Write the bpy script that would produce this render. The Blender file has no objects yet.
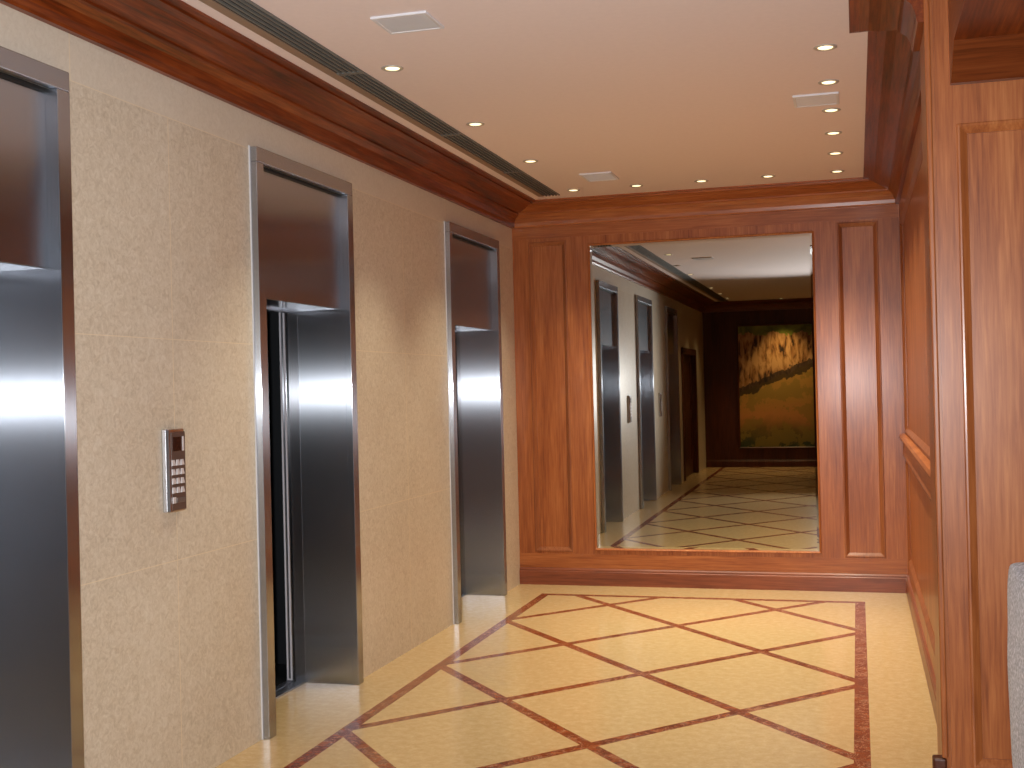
import bpy, bmesh, math, random
from mathutils import Vector, Matrix
random.seed(7)
SC = bpy.context.scene
COL = SC.collection
PI = math.pi

# ------------------------------------------------------------------ camera, world, light, exposure
YAW, PITCH, ROLL = math.radians(-16.178), math.radians(0.247), math.radians(1.363)
CAM = Vector((2.612, 0.0, 1.55))
F_PX = 1189.565
fw = Vector((math.sin(YAW) * math.cos(PITCH), math.cos(YAW) * math.cos(PITCH), math.sin(PITCH)))
rt = Vector((math.cos(YAW), -math.sin(YAW), 0))
up = rt.cross(fw)
right = rt * math.cos(ROLL) - up * math.sin(ROLL)
upv = rt * math.sin(ROLL) + up * math.cos(ROLL)
cd = bpy.data.cameras.new('camera')
cam = bpy.data.objects.new('camera', cd)
COL.objects.link(cam)
M = Matrix((right, upv, -fw)).transposed().to_4x4()
M.translation = CAM
cam.matrix_world = M
cd.sensor_width = 36.0
cd.lens = F_PX / 1024 * 36.0
cd.clip_start = 0.05
SC.camera = cam

w = bpy.data.worlds.new('world')
SC.world = w
w.use_nodes = True
w.node_tree.nodes['Background'].inputs[0].default_value = (1, .8, .6, 1)
w.node_tree.nodes['Background'].inputs[1].default_value = 0.02

FLASH_W = 940.0          # the flash of the camera that took the photograph
SPOT_W = 116.0            # each recessed halogen
FLASH_COL = (0.95, 0.97, 1.0)
HALO_COL = (1.0, 0.90, 0.68)
fl = bpy.data.lights.new('camera_flash', 'SPOT')
fl.energy = FLASH_W
fl.color = FLASH_COL
fl.shadow_soft_size = 0.035
fl.spot_size = math.radians(100)
fl.spot_blend = 1.0
flo = bpy.data.objects.new('camera_flash', fl)
COL.objects.link(flo)
flo.location = CAM + upv * 0.012 - right * 0.07
flo.rotation_euler = (fw * -1).to_track_quat('Z', 'Y').to_euler()

SC.view_settings.view_transform = 'Standard'
SC.view_settings.look = 'None'
SC.view_settings.gamma = 1
SC.view_settings.use_curve_mapping = False
SC.view_settings.exposure = -0.2
SC.cycles.use_denoising = True
SC.cycles.max_bounces = 8
SC.cycles.diffuse_bounces = 5
SC.cycles.glossy_bounces = 5
SC.cycles.caustics_reflective = False
SC.cycles.caustics_refractive = False
SC.cycles.sample_clamp_indirect = 4.0

# ------------------------------------------------------------------ dimensions (metres)
D = 9.107            # back wall
W = 2.935            # right wall of the corridor
ZC = 3.0             # ceiling
END = -3.65          # wall behind the camera
XR = 6.0             # far side of the lobby on the right
P = 0.037            # projection of the elevator frames
ZF = 2.674           # top of the elevator frames
ELEV = [(-0.07, 1.035), (2.39, 3.506), (4.831, 5.893), (7.473, 8.618)]
NEARW = 4.5          # wall that faces the camera on the right
PX = 2.875           # left face of the pilaster
ZK = 2.828           # bottom of the crown moulding

# ------------------------------------------------------------------ node helpers
class NT:
    def __init__(s, name):
        s.m = bpy.data.materials.new(name)
        s.m.use_nodes = True
        s.t = s.m.node_tree
        s.b = s.t.nodes['Principled BSDF']
    def n(s, typ, **kw):
        nd = s.t.nodes.new(typ)
        for k, v in kw.items():
            setattr(nd, k, v)
        return nd
    def l(s, a, b):
        s.t.links.new(a, b)
    def val(s, inp, v):
        if hasattr(v, 'is_linked') or isinstance(v, bpy.types.NodeSocket):
            s.l(v, inp)
        else:
            inp.default_value = v
    def math(s, op, a, b=0.0, c=None):
        nd = s.n('ShaderNodeMath', operation=op)
        s.val(nd.inputs[0], a)
        s.val(nd.inputs[1], b)
        if c is not None:
            s.val(nd.inputs[2], c)
        return nd.outputs[0]
    def coords(s):
        return s.n('ShaderNodeTexCoord').outputs['Object']
    def mapping(s, vec, scale=(1, 1, 1), loc=(0, 0, 0)):
        nd = s.n('ShaderNodeMapping')
        s.l(vec, nd.inputs['Vector'])
        nd.inputs['Scale'].default_value = scale
        nd.inputs['Location'].default_value = loc
        return nd.outputs[0]
    def noise(s, vec, scale, detail=4, rough=.55, dist=0.0):
        nd = s.n('ShaderNodeTexNoise')
        s.l(vec, nd.inputs['Vector'])
        nd.inputs['Scale'].default_value = scale
        nd.inputs['Detail'].default_value = detail
        nd.inputs['Roughness'].default_value = rough
        nd.inputs['Distortion'].default_value = dist
        return nd.outputs['Fac']
    def ramp(s, fac, stops):
        nd = s.n('ShaderNodeValToRGB')
        s.l(fac, nd.inputs[0])
        e = nd.color_ramp.elements
        while len(e) < len(stops):
            e.new(.5)
        for i, (p, c) in enumerate(stops):
            e[i].position = p
            e[i].color = (*c, 1)
        return nd.outputs[0]
    def mix(s, fac, a, b, mode='MIX'):
        nd = s.n('ShaderNodeMix', data_type='RGBA', blend_type=mode)
        s.val(nd.inputs[0], fac)
        for i, v in ((6, a), (7, b)):
            if isinstance(v, tuple):
                nd.inputs[i].default_value = (*v, 1)
            else:
                s.l(v, nd.inputs[i])
        return nd.outputs[2]
    def bump(s, h, strength=.2, dist=.01):
        nd = s.n('ShaderNodeBump')
        nd.inputs['Strength'].default_value = strength
        nd.inputs['Distance'].default_value = dist
        s.l(h, nd.inputs['Height'])
        s.l(nd.outputs[0], s.b.inputs['Normal'])
    def set(s, **kw):
        for k, v in kw.items():
            s.val(s.b.inputs[k.replace('_', ' ')], v)
        return s.m

def srgb(r, g, b):
    f = lambda c: (c / 255 / 12.92) if c <= 10 else ((c / 255 + .055) / 1.055) ** 2.4
    return (f(r), f(g), f(b))

def plain(name, col, rough=.5, metal=0.0, **kw):
    t = NT(name)
    v = t.noise(t.coords(), 35, 3)
    c = t.mix(t.math('MULTIPLY', v, .18), tuple(col), tuple(x * .6 for x in col))
    t.l(c, t.b.inputs['Base Color'])
    t.set(Roughness=rough, Metallic=metal)
    for k, x in kw.items():
        t.val(t.b.inputs[k.replace('_', ' ')], x)
    return t.m

def wood(name, axis, dark, mid, light, rough=.36, coat=.2):
    t = NT(name)
    sc = {'x': (1.2, 26, 26), 'y': (26, 1.2, 26), 'z': (26, 26, 1.2)}[axis]
    sc2 = {'x': (.7, 5, 5), 'y': (5, .7, 5), 'z': (5, 5, .7)}[axis]
    co = t.coords()
    fine = t.noise(t.mapping(co, sc), 3.2, 6, .62, .3)
    broad = t.noise(t.mapping(co, sc2), 1.5, 3, .5, .6)
    f = t.math('ADD', t.math('MULTIPLY', fine, .55), t.math('MULTIPLY', broad, .45))
    c = t.ramp(f, [(.33, dark), (.5, mid), (.68, light)])
    t.l(c, t.b.inputs['Base Color'])
    t.bump(fine, .04, .004)
    return t.set(Roughness=rough, Coat_Weight=coat, Coat_Roughness=.2, Specular_IOR_Level=.28)

WD, WM, WL = srgb(124, 64, 32), srgb(160, 92, 49), srgb(186, 118, 68)
mould_wood = wood('moulding_wood', 'z', srgb(116, 62, 36), srgb(144, 84, 50), srgb(164, 104, 66))
wood_v = wood('wood_vertical', 'z', WD, WM, WL)
wood_x = wood('wood_across', 'x', WD, WM, WL)
wood_y = wood('wood_along', 'y', WD, WM, WL)
CD, CM, CL = srgb(76, 34, 14), srgb(112, 54, 24), srgb(134, 72, 36)
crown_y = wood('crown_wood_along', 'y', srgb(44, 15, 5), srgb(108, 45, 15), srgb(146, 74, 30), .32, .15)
crown_x = wood('crown_wood_across', 'x', CD, CM, CL, .3, .2)
base_x = wood('base_wood_across', 'x', srgb(96, 48, 32), srgb(130, 70, 46), srgb(150, 86, 58))
base_y = wood('base_wood_along', 'y', srgb(96, 48, 32), srgb(130, 70, 46), srgb(150, 86, 58))
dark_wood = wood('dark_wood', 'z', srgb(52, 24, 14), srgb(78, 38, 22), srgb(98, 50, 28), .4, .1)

def steel(name, col, rough=.21):
    t = NT(name)
    co = t.coords()
    g = t.noise(t.mapping(co, (90, 90, .8)), 4, 4, .6)
    c = t.mix(t.math('MULTIPLY', g, .35), tuple(col), tuple(x * .72 for x in col))
    t.l(c, t.b.inputs['Base Color'])
    # vertical brushing: highlights stretch sideways
    geo = t.n('ShaderNodeNewGeometry')
    cr = t.n('ShaderNodeVectorMath', operation='CROSS_PRODUCT')
    t.l(geo.outputs['Normal'], cr.inputs[0])
    cr.inputs[1].default_value = (0, 0.02, 1)
    nz = t.n('ShaderNodeVectorMath', operation='NORMALIZE')
    t.l(cr.outputs[0], nz.inputs[0])
    t.l(nz.outputs[0], t.b.inputs['Tangent'])
    # the brush lines spread a reflection sideways much more than up and down
    g = t.n('ShaderNodeBsdfAnisotropic')
    t.l(c, g.inputs['Color'])
    g.inputs['Roughness'].default_value = rough
    g.inputs['Anisotropy'].default_value = -.81
    t.l(nz.outputs[0], g.inputs['Tangent'])
    shader = g.outputs[0]
    haze = t.n('ShaderNodeBsdfAnisotropic')
    t.l(c, haze.inputs['Color'])
    haze.inputs['Roughness'].default_value = .5
    ms = t.n('ShaderNodeMixShader')
    ms.inputs[0].default_value = .14
    t.l(shader, ms.inputs[1])
    t.l(haze.outputs[0], ms.inputs[2])
    t.l(ms.outputs[0], t.t.nodes['Material Output'].inputs['Surface'])
    return t.m
steel_m = steel('brushed_steel', (.50, .53, .58))
steel_d = steel('brushed_steel_dark', (.36, .37, .40))
chrome = plain('polished_trim', (.75, .75, .76), .22, 1.0)
soffit_m = plain('soffit_steel', (.30, .31, .33), .16, 1.0)
black = plain('black_matt', (.006, .006, .006), .7)
cab_m = plain('cab_dark', (.010, .011, .013), .45)  # darkness inside the open car is put into this near-black colour
rubber = plain('grey_rubber', (.50, .49, .54), .5)

def stone():
    t = NT('cream_stone')
    co = t.coords()
    a = t.noise(co, 30, 6, .7, 1.6)
    b = t.noise(co, 70, 4, .6, .8)
    big = t.noise(co, 1.6, 3)
    f = t.math('ADD', t.math('MULTIPLY', a, .6), t.math('ADD', t.math('MULTIPLY', b, .22), t.math('MULTIPLY', big, .18)))
    c = t.ramp(f, [(.36, srgb(182, 168, 147)), (.5, srgb(203, 191, 171)), (.64, srgb(217, 208, 191))])
    sep = t.n('ShaderNodeSeparateXYZ')
    t.l(co, sep.inputs[0])
    y, z = sep.outputs[1], sep.outputs[2]
    upper = t.math('GREATER_THAN', z, 2.664)
    c = t.mix(t.math('MULTIPLY', upper, .55), c, srgb(212, 203, 188))
    def line(s, p, hw=.0028):
        return t.math('LESS_THAN', t.math('ABSOLUTE', t.math('SUBTRACT', s, p)), hw)
    low = t.math('SUBTRACT', 1.0, upper)
    g = None
    for p in (.902, 1.78, 2.664):
        q = line(z, p, .002)
        g = q if g is None else t.math('MAXIMUM', g, q)
    for p in (-1.2, 1.72, 4.172, 6.71):
        g = t.math('MAXIMUM', g, t.math('MULTIPLY', line(y, p), low))
    for p in (1.1, 3.56, 7.50):
        g = t.math('MAXIMUM', g, t.math('MULTIPLY', line(y, p, .003), upper))
    c = t.mix(t.math('MULTIPLY', g, .7), c, srgb(224, 208, 178))
    t.l(c, t.b.inputs['Base Color'])
    t.bump(t.math('SUBTRACT', f, t.math('MULTIPLY', g, .25)), .12, .006)
    return t.set(Roughness=.36)
stone_m = stone()

def marble():
    t = NT('marble_floor')
    co = t.coords()
    sep = t.n('ShaderNodeSeparateXYZ')
    t.l(co, sep.inputs[0])
    x, y = sep.outputs[0], sep.outputs[1]
    n1 = t.noise(co, 24, 5, .7, .3)
    n2 = t.noise(co, 130, 3, .6)
    f = t.math('ADD', t.math('MULTIPLY', n1, .7), t.math('MULTIPLY', n2, .3))
    cream = t.ramp(f, [(.34, srgb(186, 157, 109)), (.5, srgb(196, 168, 121)), (.66, srgb(207, 182, 138))])
    v = t.noise(co, 5, 8, .7, 2.2)
    vein = t.math('LESS_THAN', t.math('ABSOLUTE', t.math('SUBTRACT', v, .5)), .006)
    red = t.ramp(t.noise(co, 14, 5, .6, .6), [(.32, srgb(100, 44, 22)), (.5, srgb(128, 62, 34)), (.68, srgb(148, 84, 50))])
    red = t.mix(t.math('MULTIPLY', vein, .55), red, srgb(214, 190, 160))
    # lattice of diamonds, half width .58, half height .655
    a = t.math('DIVIDE', t.math('SUBTRACT', x, .30), 1.16)
    b = t.math('DIVIDE', t.math('SUBTRACT', y, 6.345), 1.31)
    def band(s):
        fr = t.math('SUBTRACT', s, t.math('ROUND', s))
        return t.math('LESS_THAN', t.math('ABSOLUTE', fr), .035)
    lat = t.math('MAXIMUM', band(t.math('ADD', a, b)), band(t.math('SUBTRACT', a, b)))
    XL0, XL1, XR1, XR0, YF1, YF0 = .285, .350, 2.562, 2.629, 8.635, 8.70
    def between(s, p, q):
        return t.math('MULTIPLY', t.math('GREATER_THAN', s, p), t.math('LESS_THAN', s, q))
    outer = t.math('MULTIPLY', between(x, XL0, XR0), t.math('LESS_THAN', y, YF0))
    inner = t.math('MULTIPLY', between(x, XL1, XR1), t.math('LESS_THAN', y, YF1))
    border = t.math('SUBTRACT', outer, inner)
    m = t.math('MAXIMUM', border, t.math('MULTIPLY', lat, inner))
    # joints of the plain margin slabs and of the border strips
    jy = t.math('LESS_THAN', t.math('ABSOLUTE', t.math('SUBTRACT', t.math('FRACT', t.math('DIVIDE', y, .92)), .5)), .0016)
    joint = t.math('MULTIPLY', jy, t.math('SUBTRACT', 1.0, inner))
    c = t.mix(m, cream, red)
    c = t.mix(t.math('MULTIPLY', joint, .35), c, srgb(176, 142, 100))
    t.l(c, t.b.inputs['Base Color'])
    return t.set(Roughness=.2, Coat_Weight=.12, Coat_Roughness=.05)
marble_m = marble()

ceil_m = plain('ceiling_paint', srgb(240, 226, 224), .8)
white_m = plain('white_paint', srgb(222, 222, 226), .5)
slot_tan = plain('slot_flange', srgb(150, 126, 106), .5)
slot_blade = plain('slot_blade', srgb(112, 112, 108), .5)

def emis(name, col, s):
    t = NT(name)
    return t.set(Base_Color=(1, 1, 1, 1), Emission_Color=(*col, 1), Emission_Strength=s)
lamp_m = emis('halogen_lamp', (1.0, .84, .46), 2.2)
lamp_dim = emis('halogen_lamp_dimmed', (1.0, .74, .36), 2.5)
lamp_off = plain('unlit_lamp', (.25, .24, .22), .25)

mt = NT('mirror_glass')
mirror_m = mt.set(Base_Color=(.54, .535, .50, 1), Metallic=1.0, Roughness=0.006)

# ------------------------------------------------------------------ mesh helpers
def bm_box(bm, x0, x1, y0, y1, z0, z1):
    vs = [bm.verts.new((x, y, z)) for x in (x0, x1) for y in (y0, y1) for z in (z0, z1)]
    for q in ((0, 1, 3, 2), (4, 6, 7, 5), (0, 4, 5, 1), (2, 3, 7, 6), (0, 2, 6, 4), (1, 5, 7, 3)):
        bm.faces.new([vs[i] for i in q])
    return vs

def boxes(*bs):
    bm = bmesh.new()
    for b in bs:
        bm_box(bm, *b)
    return bm

def lathe(prof, n=28, axis='z', c=(0, 0, 0)):
    """profile of (r, h) turned about an axis"""
    bm = bmesh.new()
    rings = []
    for r, h in prof:
        ring = []
        for i in range(n):
            a = 2 * PI * i / n
            v = (r * math.cos(a), r * math.sin(a), h)
            ring.append(bm.verts.new((v[0] + c[0], v[1] + c[1], v[2] + c[2])))
        rings.append(ring)
    for a, b in zip(rings, rings[1:]):
        for i in range(n):
            bm.faces.new((a[i], a[(i + 1) % n], b[(i + 1) % n], b[i]))
    bm.faces.new(rings[0][::-1])
    bm.faces.new(rings[-1])
    return bm

def obj(name, bm, mat, parent=None, bevel=0.0, seg=2, smooth=False):
    bmesh.ops.recalc_face_normals(bm, faces=bm.faces)
    me = bpy.data.meshes.new(name)
    bm.to_mesh(me)
    bm.free()
    me.materials.append(mat)
    o = bpy.data.objects.new(name, me)
    COL.objects.link(o)
    if smooth:
        for p in me.polygons:
            p.use_smooth = True
    if bevel:
        b = o.modifiers.new('bevel', 'BEVEL')
        b.width = bevel
        b.segments = seg
        b.limit_method = 'ANGLE'
        b.angle_limit = math.radians(40)
    if parent:
        o.parent = parent
    return o

def struct(name, bm, mat, parent=None, **kw):
    o = obj(name, bm, mat, parent, **kw)
    if not parent:
        o['kind'] = 'structure'
    return o

def tag(o, label, cat, group=None):
    o['label'] = label
    o['category'] = cat
    if group:
        o['group'] = group
    return o

def thing(name, label, cat, loc=(0, 0, 0), group=None):
    o = bpy.data.objects.new(name, None)
    COL.objects.link(o)
    o.location = loc
    o.empty_display_size = .1
    return tag(o, label, cat, group)

def sweep(path, scales, prof):
    """mouldings along a plan polyline (room on the right hand), mitred; yields one bmesh per leg"""
    n = len(path)
    dirs = [(Vector(path[i + 1]) - Vector(path[i])).normalized() for i in range(n - 1)]
    nor = [Vector((d.y, -d.x)) for d in dirs]
    def corner(i, e):
        p = Vector(path[i])
        if i == 0:
            return p + nor[0] * e * scales[0]
        if i == n - 1:
            return p + nor[-1] * e * scales[-1]
        a, b = nor[i - 1], nor[i]
        return p + a * e * scales[i - 1] + b * e * scales[i]      # legs meet at right angles
    out = []
    for i in range(n - 1):
        bm = bmesh.new()
        A = [bm.verts.new((*corner(i, e), z)) for e, z in prof]
        B = [bm.verts.new((*corner(i + 1, e), z)) for e, z in prof]
        for k in range(len(prof) - 1):
            bm.faces.new((A[k], A[k + 1], B[k + 1], B[k]))
        a0 = bm.verts.new((*corner(i, 0), prof[-1][1]))
        b0 = bm.verts.new((*corner(i + 1, 0), prof[-1][1]))
        bm.faces.new((A[-1], a0, b0, B[-1]))
        bm.faces.new((a0, A[0], B[0], b0))
        bm.faces.new(A + [a0])
        bm.faces.new((B + [b0])[::-1])
        out.append(bm)
    return out

def rect_mould(plane, u0, u1, v0, v1, base, sign, prof, bm=None):
    """picture-frame moulding on a wall plane: prof of (inset from the outline, height off the wall)"""
    bm = bm or bmesh.new()
    rings = []
    for ins, h in prof:
        ring = []
        for u, v in ((u0 + ins, v0 + ins), (u1 - ins, v0 + ins), (u1 - ins, v1 - ins), (u0 + ins, v1 - ins)):
            dpt = base + sign * h
            ring.append(bm.verts.new((u, dpt, v) if plane == 'y' else (dpt, u, v)))
        rings.append(ring)
    for a, b in zip(rings, rings[1:] + rings[:1]):
        for i in range(4):
            bm.faces.new((a[i], a[(i + 1) % 4], b[(i + 1) % 4], b[i]))
    return bm

MOULD = [(0, -.03), (0, .001), (.004, .004), (.010, .0045), (.016, .001), (.022, -.003), (.032, -.010), (.036, -.0125), (.036, -.03)]

def panel_wall(plane, u0, u1, v0, v1, face, back, recesses):
    """frame and panel wall: boxes filling a grid, recessed where a panel sits"""
    us = sorted({u0, u1} | {r[0] for r in recesses} | {r[1] for r in recesses})
    vs = sorted({v0, v1} | {r[2] for r in recesses} | {r[3] for r in recesses})
    bm = bmesh.new()
    s = 1 if back > face else -1
    for i in range(len(us) - 1):
        for j in range(len(vs) - 1):
            cu, cv = (us[i] + us[i + 1]) / 2, (vs[j] + vs[j + 1]) / 2
            d = 0
            for r in recesses:
                if r[0] < cu < r[1] and r[2] < cv < r[3]:
                    d = r[4]
            f, b = sorted((face + s * d, back))
            if plane == 'y':
                bm_box(bm, us[i], us[i + 1], f, b, vs[j], vs[j + 1])
            else:
                bm_box(bm, f, b, us[i], us[i + 1], vs[j], vs[j + 1])
    return bm

# ------------------------------------------------------------------ room shell
struct('floor', boxes((-.34, XR + .2, END - .2, D + .2, -.12, 0)), marble_m)
struct('ceiling', boxes((-.4, XR + .2, END - .2, D + .2, ZC, ZC + .12)), ceil_m)

# left wall of stone slabs, with the elevator openings and one doorway left open
DOOR = (-2.40, -.62, 2.12)
bs = []
cuts = [(a + .02, b - .02, ZF - .02) for a, b in ELEV] + [DOOR]
cuts.sort()
y = END - .2
for a, b, h in cuts:
    bs.append((-.28, 0, y, a, 0, ZC))
    bs.append((-.28, 0, a, b, h, ZC))
    y = b
bs.append((-.28, 0, y, D + .05, 0, ZC))
struct('wall_left', boxes(*bs), stone_m)

# back wall, framed and panelled in cherry wood, with the recess the mirror hangs in
MX0, MX1, MZ0, MZ1 = .612, 2.330, .275, 2.672
LP, RP = (.13, .44, .26, 2.71), (2.495, 2.785, .25, 2.72)
struct('wall_back', panel_wall('y', 0, W + .2, 0, ZC, D, D + .15,
       [(*LP, .016), (*RP, .016), (MX0, MX1, MZ0, MZ1, .03)]), wood_v)
bm = rect_mould('y', *LP, D, -1, MOULD)
rect_mould('y', *RP, D, -1, MOULD, bm)
struct('trim_1', bm, mould_wood)
# rails across the frame
struct('trim_2', boxes((0, W, D - .002, D + .01, .135, .245), (0, W, D - .002, D + .01, 2.735, ZK + .01)), wood_x)

# right wall of the corridor
UP, LO = (5.15, 8.93, 1.175, 2.68), (5.15, 8.93, .24, .985)
struct('wall_right', panel_wall('x', 4.6, D + .15, 0, ZC, W, W + .2, [(*UP, .016), (*LO, .016)]), wood_v)
bm = rect_mould('x', *UP, W, -1, MOULD)
rect_mould('x', *LO, W, -1, MOULD, bm)
struct('trim_3', bm, mould_wood)
rail = [(0, 1.00), (.012, 1.00), (.018, 1.012), (.014, 1.03), (.012, 1.10), (.022, 1.112), (.036, 1.125), (.038, 1.14), (.03, 1.155), (.012, 1.16), (0, 1.162)]
struct('trim_4', sweep([(W, D), (W, 4.85)], [1], rail)[0], wood_y)

# pilaster and the panelled wall beside it that faces the camera
NP = (2.972, 4.35, .165, 2.455)
NP2 = (4.62, 5.85, .215, 2.45)
struct('wall_front', panel_wall('y', PX, XR + .2, 0, ZC, NEARW, 4.85,
       [(*NP, .018), (*NP2, .018), (2.892, 2.902, 0, ZC, .008)]), wood_v)
bm = rect_mould('y', *NP, NEARW, -1, MOULD)
rect_mould('y', *NP2, NEARW, -1, MOULD, bm)
struct('trim_5', bm, wood_v, bevel=.001)
struct('trim_6', boxes((PX - .008, PX + .07, NEARW - .03, NEARW, 2.93, ZC), (PX - .014, PX + .075, NEARW - .045, NEARW, 2.965, ZC)), wood_x, bevel=.004)

struct('trim_15', boxes((PX - .004, PX + .017, NEARW - .006, NEARW + .03, .198, 2.93)), wood_v, bevel=.006, seg=3)

# lower wooden ceiling over the side lobby with a cove where it meets the panelled wall
sof = boxes((2.955, XR, 1.2, NEARW, 2.70, ZC - .002))
struct('trim_7', sof, crown_y)
cove = [(0, 2.592), (.035, 2.592), (.045, 2.598), (.10, 2.632), (.16, 2.672), (.19, 2.694), (.196, 2.70)]
struct('trim_8', sweep([(2.955, NEARW), (XR, NEARW)], [1], cove)[0], crown_x)

# the lobby behind the camera
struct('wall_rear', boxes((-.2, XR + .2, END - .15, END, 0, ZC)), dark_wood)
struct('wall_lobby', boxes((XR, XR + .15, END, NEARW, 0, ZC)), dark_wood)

# crown mouldings
CROWN = [(0, ZK), (.025, ZK), (.030, ZK + .010), (.033, ZK + .035), (.046, ZK + .068), (.070, ZK + .090), (.082, ZK + .096), (.082, ZK + .106),
         (.105, ZK + .112), (.150, ZK + .126), (.195, ZK + .145), (.232, ZK + .152), (.232, ZK + .161), (.273, ZK + .163), (.273, ZC)]
path = [(XR, END), (0, END), (0, D), (W, D), (W, 4.87), (PX, 4.87), (PX, NEARW)]
for i, (bm, m) in enumerate(zip(sweep(path, [1, 1, 1, .9, .95, .95], CROWN), [crown_x, crown_y, wood_x, crown_y, crown_x, crown_y])):
    struct('trim_%d' % (9 + i), bm, m)

# baseboards
BASE = [(0, 0), (.018, 0), (.018, .105), (.014, .110), (.014, .122), (.006, .132), (0, .134)]
bb = sweep([(0, D), (W, D), (W, 4.85)], [1, 1], BASE)
struct('baseboard_back', bb[0], base_x)
struct('baseboard_right', bb[1], base_y)
NB = [(0, 0), (.028, 0), (.028, .165), (.022, .175), (.022, .19), (.008, .203), (0, .205)]
struct('baseboard_front', boxes((PX - .036, PX + .012, NEARW - .012, NEARW + .045, 0, .198)), dark_wood, bevel=.008)
struct('baseboard_rear', sweep([(XR, END), (0, END)], [1], BASE)[0], dark_wood)

# wooden door at the far end of the left wall, seen in the mirror
d = struct('door_1', panel_wall('x', DOOR[0] + .10, DOOR[1] - .10, 0, DOOR[2] - .10, -.06, -.11,
           [(-2.18, -1.62, .25, .95, .012), (-2.18, -1.62, 1.1, 1.9, .012), (-1.40, -.84, .25, .95, .012), (-1.40, -.84, 1.1, 1.9, .012)]), dark_wood)
obj('door_casing', boxes((-.14, .025, DOOR[0], DOOR[0] + .10, 0, DOOR[2]), (-.14, .025, DOOR[1] - .10, DOOR[1], 0, DOOR[2]),
    (-.14, .025, DOOR[0], DOOR[1], DOOR[2] - .10, DOOR[2])), dark_wood, d, bevel=.006)

# ------------------------------------------------------------------ elevators
def elevator(y0, y1, label, open_):
    yc = (y0 + y1) / 2
    t = thing('elevator', label, 'elevator', (0, yc, 0), 'elevator entrances in the stone wall')
    a, b = y0 - yc, y1 - yc
    JW, HH, TX, RX = .066, .068, -.013, -.272
    ZT = 1.997
    ib, ia = b - JW, a + JW
    obj('jamb', boxes((.001, P, a, ia, 0, ZF - HH)), steel_m, t, bevel=.0025)
    obj('jamb', boxes((.001, P, ib, b, 0, ZF - HH)), steel_m, t, bevel=.0025)
    obj('jamb_glint', boxes((.0005, .006, a - .006, a + .001, 0, ZF + .004)), white_m, t)  # white strip paints the bright glint where the frame meets the stone
    obj('header', boxes((.001, P, a, b, ZF - HH, ZF)), steel_m, t, bevel=.0025)
    obj('reveal', boxes((RX, .002, a + .022, ia, 0, ZF - HH)), steel_m, t)
    obj('reveal', boxes((RX, .002, ib, b - .022, 0, ZF - HH)), steel_m, t)
    obj('transom_panel', boxes((TX - .02, TX, ia, ib, ZT, ZF - HH - .012)), steel_m, t, bevel=.0015)
    obj('soffit_panel', boxes((RX, TX - .02, ia, ib, ZT, ZT + .02)), soffit_m, t)
    obj('header_shade', boxes((TX - .02, .002, ia, ib, ZF - HH - .012, ZF - HH)), black, t)  # black strip stands in for the shadow gap under the header
    obj('sill', boxes((RX - .10, RX + .004, ia, ib, .0005, .006), (RX - .10, RX - .065, ia, ib, .006, .010), (RX - .04, RX + .004, ia, ib, .006, .010)), steel_d, t)
    # door jamb set back behind the reveal
    obj('door_jamb', boxes((RX - .058, RX, ia - .03, ia + .003, 0, ZT + .02)), steel_d, t)
    obj('door_jamb', boxes((RX - .058, RX, ib - .003, ib + .03, 0, ZT + .02)), steel_d, t)
    obj('door_head', boxes((RX - .058, RX, ia, ib, ZT - .01, ZT + .04)), steel_d, t)
    dx = RX - .068
    if open_:
        # leaf slid away: only its leading edge shows, with the rubber strip round it
        obj('door_panel', boxes((dx - .035, dx, ib - .012, ib + .35, .012, ZT + .02)), steel_d, t, bevel=.002)
        bm = bmesh.new()
        for (u0, u1, v0, v1) in ((0, .009, .02, ZT), (.022, .031, .02, ZT), (0, .031, .012, .021)):
            bm_box(bm, dx - .033 + u0, dx - .033 + u1, ib - .020, ib - .012, v0, v1)
        obj('door_edge_strip', bm, rubber, t, bevel=.002)
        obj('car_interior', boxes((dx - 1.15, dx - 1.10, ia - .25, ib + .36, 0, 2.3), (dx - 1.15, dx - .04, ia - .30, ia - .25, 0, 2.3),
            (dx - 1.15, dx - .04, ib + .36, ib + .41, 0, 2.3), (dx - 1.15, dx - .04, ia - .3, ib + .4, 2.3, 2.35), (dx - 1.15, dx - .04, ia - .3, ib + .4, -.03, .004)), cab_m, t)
        obj('handrail', boxes((dx - 1.09, dx - 1.05, ia - .1, ib + .2, .88, .93)), steel_d, t, bevel=.01)
    else:
        mid = ia + (ib - ia) * .5
        obj('door_panel', boxes((dx - .03, dx, ia - .02, mid + .0, .012, ZT + .02)), steel_d, t, bevel=.002)
        obj('door_panel', boxes((dx - .05, dx - .025, mid - .02, ib + .02, .012, ZT + .02)), steel_d, t, bevel=.002)
    return t

elevator(*ELEV[1], 'steel elevator entrance cut off by the left edge of the photo', False)
elevator(*ELEV[2], 'middle steel elevator entrance with a tall black gap, right of the keypad', True)
elevator(*ELEV[3], 'steel elevator entrance at the far end, next to the wood panelled back wall', False)
elevator(*ELEV[0], 'steel elevator entrance seen only in the mirror, closest to the reflected wooden door', False)

# ------------------------------------------------------------------ keypads
plate_m = plain('keypad_plate', srgb(104, 88, 82), .3, .4)
disp_m = plain('keypad_display', srgb(40, 22, 20), .15)
key_m = plain('keypad_key', srgb(206, 202, 204), .4, .2)
body_m = plain('keypad_body', (.62, .62, .64), .3, 1.0)

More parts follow.
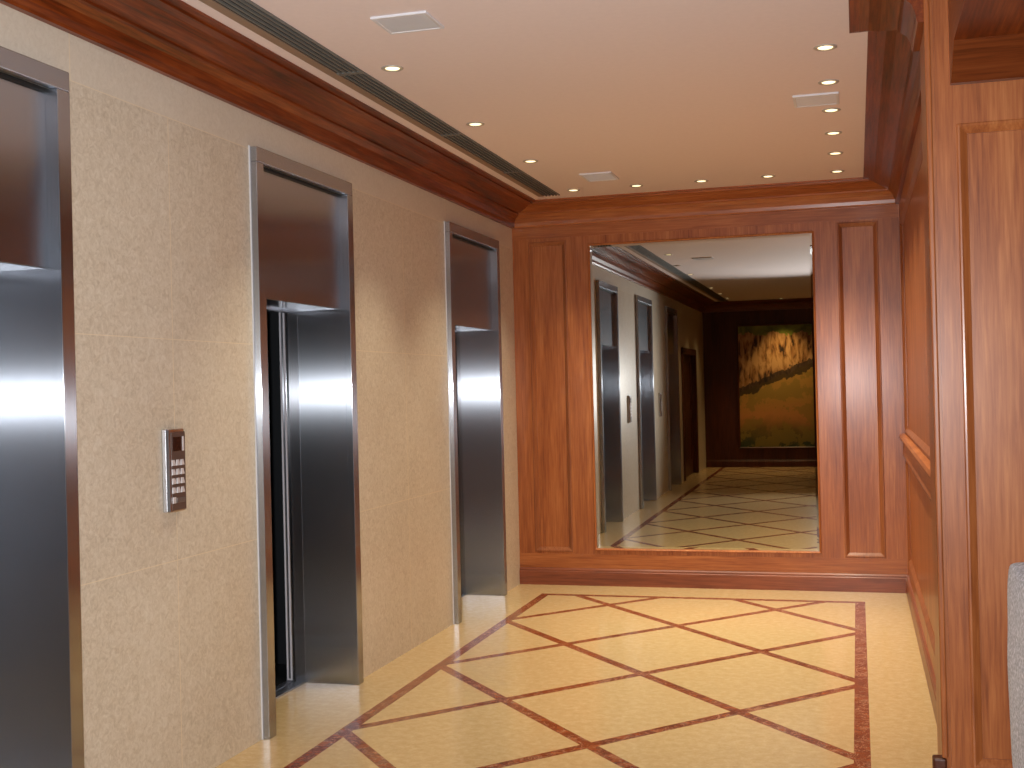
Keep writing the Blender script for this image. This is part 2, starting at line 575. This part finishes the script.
def keypad(y, z, label):
    t = thing('keypad', label, 'keypad', (0, y, z), 'elevator keypads on the stone wall')
    HW, HH, TH = .060, .163, .029
    bm = bmesh.new()
    prof = [(-HW, 0), (-HW, TH * .55), (-HW + .012, TH * .9), (-HW + .02, TH), (HW - .006, TH), (HW, TH - .006), (HW, 0)]
    A = [bm.verts.new((h, u, -HH)) for u, h in prof]
    B = [bm.verts.new((h * .93, u, HH)) for u, h in prof]
    for i in range(len(prof)):
        j = (i + 1) % len(prof)
        bm.faces.new((A[i], A[j], B[j], B[i]))
    bm.faces.new(A)
    bm.faces.new(B[::-1])
    obj('body', bm, body_m, t, bevel=.003)
    pl = obj('face_plate', boxes((TH - .004, TH + .002, -HW + .019, HW - .003, -HH + .006, HH - .012)), plate_m, t, bevel=.0015)
    x = TH + .002
    obj('display', boxes((x - .001, x + .0015, -.032, .026, .075, .132)), disp_m, t, bevel=.001)
    obj('indicator', boxes((x - .001, x + .002, .036, .048, .075, .132)), key_m, t, bevel=.001)
    for r in range(4):
        for c in range(3):
            bm = bmesh.new()
            yc, zc = -.030 + c * .031, .030 - r * .036
            w0, w1, h = .0125, .006, .012
            v = [bm.verts.new(q) for q in ((x - .001, yc - w0, zc - h), (x - .001, yc + w0, zc - h), (x - .001, yc + w0, zc + h), (x - .001, yc - w0, zc + h),
                                           (x + .005, yc - w0 + .002, zc - h + .002), (x + .005, yc + w0 - .002, zc - h + .002), (x + .0025, yc + w1, zc + h - .001), (x + .0025, yc - w1, zc + h - .001))]
            for q in ((0, 1, 2, 3), (4, 5, 6, 7), (0, 1, 5, 4), (1, 2, 6, 5), (2, 3, 7, 6), (3, 0, 4, 7)):
                bm.faces.new([v[i] for i in q])
            obj('key', bm, key_m, t)
    obj('key', boxes((x - .001, x + .004, -.042, -.020, -.129, -.104)), key_m, t, bevel=.002)
    obj('wide_key', boxes((x - .001, x + .003, -.012, .046, -.128, -.108)), plain('keypad_bar', srgb(120, 112, 110), .35, .5), t, bevel=.002)
    return t
keypad(4.138, 1.262, 'silver keypad with a dark face on the stone wall, seen directly')
keypad(1.72, 1.262, 'silver keypad on the stone, seen only in the mirror as the smaller reflection')

# ------------------------------------------------------------------ mirror
mc = Vector(((MX0 + MX1) / 2, D - .018, 0))
t = thing('wall_mirror', 'tall framed mirror set in the wood panelled back wall', 'mirror', (mc.x, D - .001, MZ0))
bm = bmesh.new()
hw, hh, bv = (MX1 - MX0) / 2 - .016, MZ1 - MZ0, .016
z0, z1 = .016, hh - .016
inner = [bm.verts.new(q) for q in ((-hw + bv, 0, z0 + bv), (hw - bv, 0, z0 + bv), (hw - bv, 0, z1 - bv), (-hw + bv, 0, z1 - bv))]
outer = [bm.verts.new(q) for q in ((-hw, .0009, z0), (hw, .0009, z0), (hw, .0009, z1), (-hw, .0009, z1))]
backv = [bm.verts.new((q.co.x, .006, q.co.z)) for q in outer]
bm.faces.new(inner)
for i in range(4):
    j = (i + 1) % 4
    bm.faces.new((outer[i], outer[j], inner[j], inner[i]))
    bm.faces.new((outer[i], outer[j], backv[j], backv[i]))
bm.faces.new(backv[::-1])
g = obj('mirror_glass', bm, mirror_m, t)
g.location = (0, .012, 0)
g.rotation_euler = (math.radians(.082), 0, math.radians(.168))
BEAD = [(0, -.028), (0, .004), (.006, .010), (.012, .006), (.016, -.002), (.016, -.028)]
bm = rect_mould('y', -hw - .016, hw + .016, 0, hh, .001, -1, BEAD)
obj('frame', bm, wood('mirror_bead_wood', 'z', srgb(136, 74, 36), srgb(168, 98, 52), srgb(190, 122, 72), .4, .3), t)

# ------------------------------------------------------------------ downlights
ring_m = plain('downlight_ring', srgb(196, 190, 178), .35, .3)
def downlight(x, y, label, on=True, power=1.0):
    t = thing('downlight', label, 'ceiling light', (x, y, ZC), 'recessed ceiling downlights')
    bm = bmesh.new()
    prof = [(.050, 0), (.050, -.003), (.045, -.006), (.037, -.005), (.033, -.001), (.033, 0)]
    n = 24
    rings = [[bm.verts.new((r * math.cos(2 * PI * i / n), r * math.sin(2 * PI * i / n), h)) for i in range(n)] for r, h in prof]
    for a, b in zip(rings, rings[1:] + rings[:1]):
        for i in range(n):
            bm.faces.new((a[i], a[(i + 1) % n], b[(i + 1) % n], b[i]))
    obj('trim_ring', bm, ring_m, t, smooth=True)
    obj('lamp', lathe([(.032, -.0005), (.031, -.003), (.020, -.005), (.004, -.006)], 20), (lamp_m if power == 1 else lamp_dim) if on else lamp_off, t, smooth=True)
    if on:
        l = bpy.data.lights.new('halogen', 'SPOT')
        l.energy = SPOT_W * power
        l.color = HALO_COL if power == 1 else (1.0, .68, .32)
        l.spot_size = math.radians(84)
        l.spot_blend = 1.0
        l.shadow_soft_size = .035
        lo = bpy.data.objects.new('halogen', l)
        COL.objects.link(lo)
        lo.parent = t
        lo.location = (0, 0, -.02)
    return t

ORD = ['first', 'second', 'third', 'fourth', 'fifth', 'sixth', 'seventh', 'eighth']
for i, yy in enumerate((4.97, 6.175, 7.315)):
    downlight(.648, yy, '%s lit downlight along the long slot vent, counting from the photo\'s upper left' % ORD[i])
for i, xx in enumerate((.648, 1.114, 1.583, 2.047, 2.514)):
    downlight(xx, 8.51, '%s downlight from the left in the row along the back crown moulding' % ORD[i])
for i, yy in enumerate((7.83, 7.19, 6.58, 5.96, 5.335)):
    downlight(2.514, yy, '%s downlight up the right-hand column, counting from the one by the back corner' % ORD[i + 1])
for yy, on, lb in ((3.67, False, 'unlit dark downlight seen in the mirror between two lit ones'), (2.38, True, 'lit downlight in the mirror just past the reflected square grille'),
                   (-.08, True, 'lit downlight in the mirror about halfway down the reflected slot vent'), (-1.40, True, 'lit downlight in the mirror, second last before the dark end wall'),
                   (-2.53, True, 'lit downlight in the mirror, nearest the reflected far corner of slot vent and end wall')):
    downlight(.56, yy, lb, on, .55)
downlight(1.43, -3.2, 'lone downlight in the mirror above the reflected painting', True, 1.8)

# ------------------------------------------------------------------ ceiling grilles and slot diffuser
grille_m = plain('grille_paint', srgb(228, 234, 246), .5)
def grille(x0, x1, y0, y1, label):
    cx, cy = (x0 + x1) / 2, (y0 + y1) / 2
    t = thing('ceiling_grille', label, 'vent', (cx, cy, ZC), 'white ceiling grilles')
    a, b = (x1 - x0) / 2, (y1 - y0) / 2
    f = .014
    obj('frame', boxes((-a, a, -b, -b + f, -.010, 0), (-a, a, b - f, b, -.010, 0), (-a, -a + f, -b + f, b - f, -.010, 0), (a - f, a, -b + f, b - f, -.010, 0)), white_m, t, bevel=.002)
    bm = bmesh.new()
    n = 14
    for i in range(n):
        yy = -b + f + (2 * b - 2 * f) * (i + .5) / n
        bm_box(bm, -a + f, a - f, yy - .0078, yy + .0072, -.008, -.001)
    obj('louvres', bm, grille_m, t)
    return t
grille(.84, 1.07, 4.262, 4.475, 'square white ceiling grille at the upper left, near the slot vent')
grille(2.332, 2.558, 6.175, 6.42, 'white ceiling grille on the right among the column of downlights')
grille(.835, 1.055, 7.88, 8.17, 'small pale ceiling grille nearest the back wall')

t = thing('slot_diffuser', 'long dark slotted air vent along the left side of the ceiling', 'vent', (.425, 2.5, ZC))
Y0, Y1 = END + .35 - 2.5, 8.66 - 2.5
obj('backing', boxes((-.082, .082, Y0, Y1, -.0015, 0)), black, t)
obj('flange', boxes((-.082, -.040, Y0, Y1, -.008, -.001)), slot_tan, t, bevel=.002)
obj('edge_trim', boxes((.076, .082, Y0, Y1, -.010, -.001)), slot_blade, t)
for xx in (-.024, .002, .028, .052):
    obj('blade', boxes((xx, xx + .0085, Y0, Y1, -.009, -.001)), slot_blade, t)
for yy in (4.95, 6.35, 7.6, 2.6, .3):
    obj('joint_clip', boxes((-.04, .078, yy - 2.5, yy - 2.5 + .03, -.0085, -.002)), slot_blade, t)

# ------------------------------------------------------------------ painting on the rear wall, seen in the mirror
def painting_mat():
    t = NT('painted_canvas')
    co = t.coords()
    sep = t.n('ShaderNodeSeparateXYZ')
    t.l(co, sep.inputs[0])
    x, z = sep.outputs[0], sep.outputs[2]
    n = t.noise(co, 3.0, 5, .6, .8)
    n2 = t.noise(t.mapping(co, (5, 1, 1.4)), 2.5, 5, .6, .6)
    zz = t.math('ADD', z, t.math('MULTIPLY', t.math('SUBTRACT', n, .5), .35))
    ground = t.ramp(t.math('DIVIDE', zz, 2.25), [(.05, srgb(52, 66, 30)), (.14, srgb(120, 100, 40)), (.26, srgb(204, 140, 74)), (.42, srgb(190, 146, 66))])
    blot = t.math('MULTIPLY', t.math('GREATER_THAN', t.noise(co, 2.6, 6, .7), .5), .6)
    ground = t.mix(blot, ground, srgb(150, 130, 52))
    cliff = t.ramp(n2, [(.36, srgb(48, 36, 22)), (.45, srgb(160, 112, 62)), (.58, srgb(212, 166, 108))])
    sky = t.ramp(n, [(.35, srgb(84, 98, 30)), (.65, srgb(150, 160, 60))])
    # line of dark trees rising from left to right
    base = t.math('ADD', 1.02, t.math('MULTIPLY', x, .36))
    c = t.mix(t.math('GREATER_THAN', zz, base), ground, cliff)
    band = t.math('LESS_THAN', t.math('ABSOLUTE', t.math('SUBTRACT', zz, base)), t.math('ADD', .02, t.math('MULTIPLY', n2, .13)))
    c = t.mix(t.math('MULTIPLY', band, .85), c, srgb(34, 28, 20))
    c = t.mix(t.math('GREATER_THAN', zz, t.math('ADD', 2.0, t.math('MULTIPLY', n2, .12))), c, sky)
    t.l(c, t.b.inputs['Base Color'])
    t.bump(n, .2, .01)
    return t.set(Roughness=.45)
t = thing('painting', 'large landscape painting in ochre and green, seen in the mirror', 'painting', (.60, END, .33))
obj('canvas', boxes((.03, 2.47, .004, .03, .03, 2.22)), painting_mat(), t)
obj('frame', rect_mould('y', 0, 2.5, 0, 2.25, 0, 1, [(0, 0.002), (0, .03), (.006, .042), (.02, .045), (.034, .034), (.034, .002)]), dark_wood, t)

# ------------------------------------------------------------------ upholstered chair at the right edge
def fabric():
    t = NT('silver_grey_fabric')
    co = t.coords()
    v = t.n('ShaderNodeTexVoronoi')
    t.l(co, v.inputs['Vector'])
    v.inputs['Scale'].default_value = 110
    n = t.noise(co, 90, 4, .7)
    c = t.ramp(t.math('ADD', t.math('MULTIPLY', v.outputs['Distance'], .5), t.math('MULTIPLY', n, .5)), [(.3, srgb(70, 70, 84)), (.48, srgb(122, 122, 136)), (.66, srgb(206, 206, 218))])
    t.l(c, t.b.inputs['Base Color'])
    t.bump(n, .5, .006)
    return t.set(Roughness=.55, Sheen_Weight=.4)
fab = fabric()
def soft(name, x0, x1, y0, y1, z0, z1, parent, r=.04, puff=.0):
    bm = bmesh.new()
    bm_box(bm, x0, x1, y0, y1, z0, z1)
    bmesh.ops.subdivide_edges(bm, edges=bm.edges, cuts=6, use_grid_fill=True)
    c = Vector(((x0 + x1) / 2, (y0 + y1) / 2, (z0 + z1) / 2))
    h = Vector(((x1 - x0) / 2, (y1 - y0) / 2, (z1 - z0) / 2))
    for v in bm.verts:
        p = v.co - c
        q = Vector([max(-h[i] + r, min(h[i] - r, p[i])) for i in range(3)])
        e = p - q
        if e.length > 1e-6:
            p = q + e.normalized() * r
        if puff:
            wv = math.sin(v.co.z * 17) * .5 + math.sin(v.co.z * 31 + 1) * .3
            p.x += puff * wv * (1 if p.x < 0 else .3)
        v.co = c + p
    o = obj(name, bm, fab, parent, smooth=True)
    s = o.modifiers.new('subd', 'SUBSURF')
    s.levels = s.render_levels = 2
    return o
CX = 3.034
t = thing('armchair', 'silver grey upholstered chair cut off at the lower right edge', 'chair', (CX, 3.4, 0))
soft('backrest', 0, .15, 0, .62, .30, .985, t, .045, .006)
soft('seat', .10, .66, .07, .55, .30, .46, t, .05)
soft('armrest', .12, .62, 0, .09, .30, .66, t, .035)
soft('armrest', .12, .62, .53, .62, .30, .66, t, .035)
for lx in (.04, .56):
    for ly in (.04, .53):
        bm = bmesh.new()
        bmesh.ops.create_cone(bm, cap_ends=True, segments=16, radius1=.014, radius2=.024, depth=.32)
        bmesh.ops.translate(bm, verts=bm.verts, vec=(lx + .02, ly + .02, .16))
        obj('leg', bm, dark_wood, t)
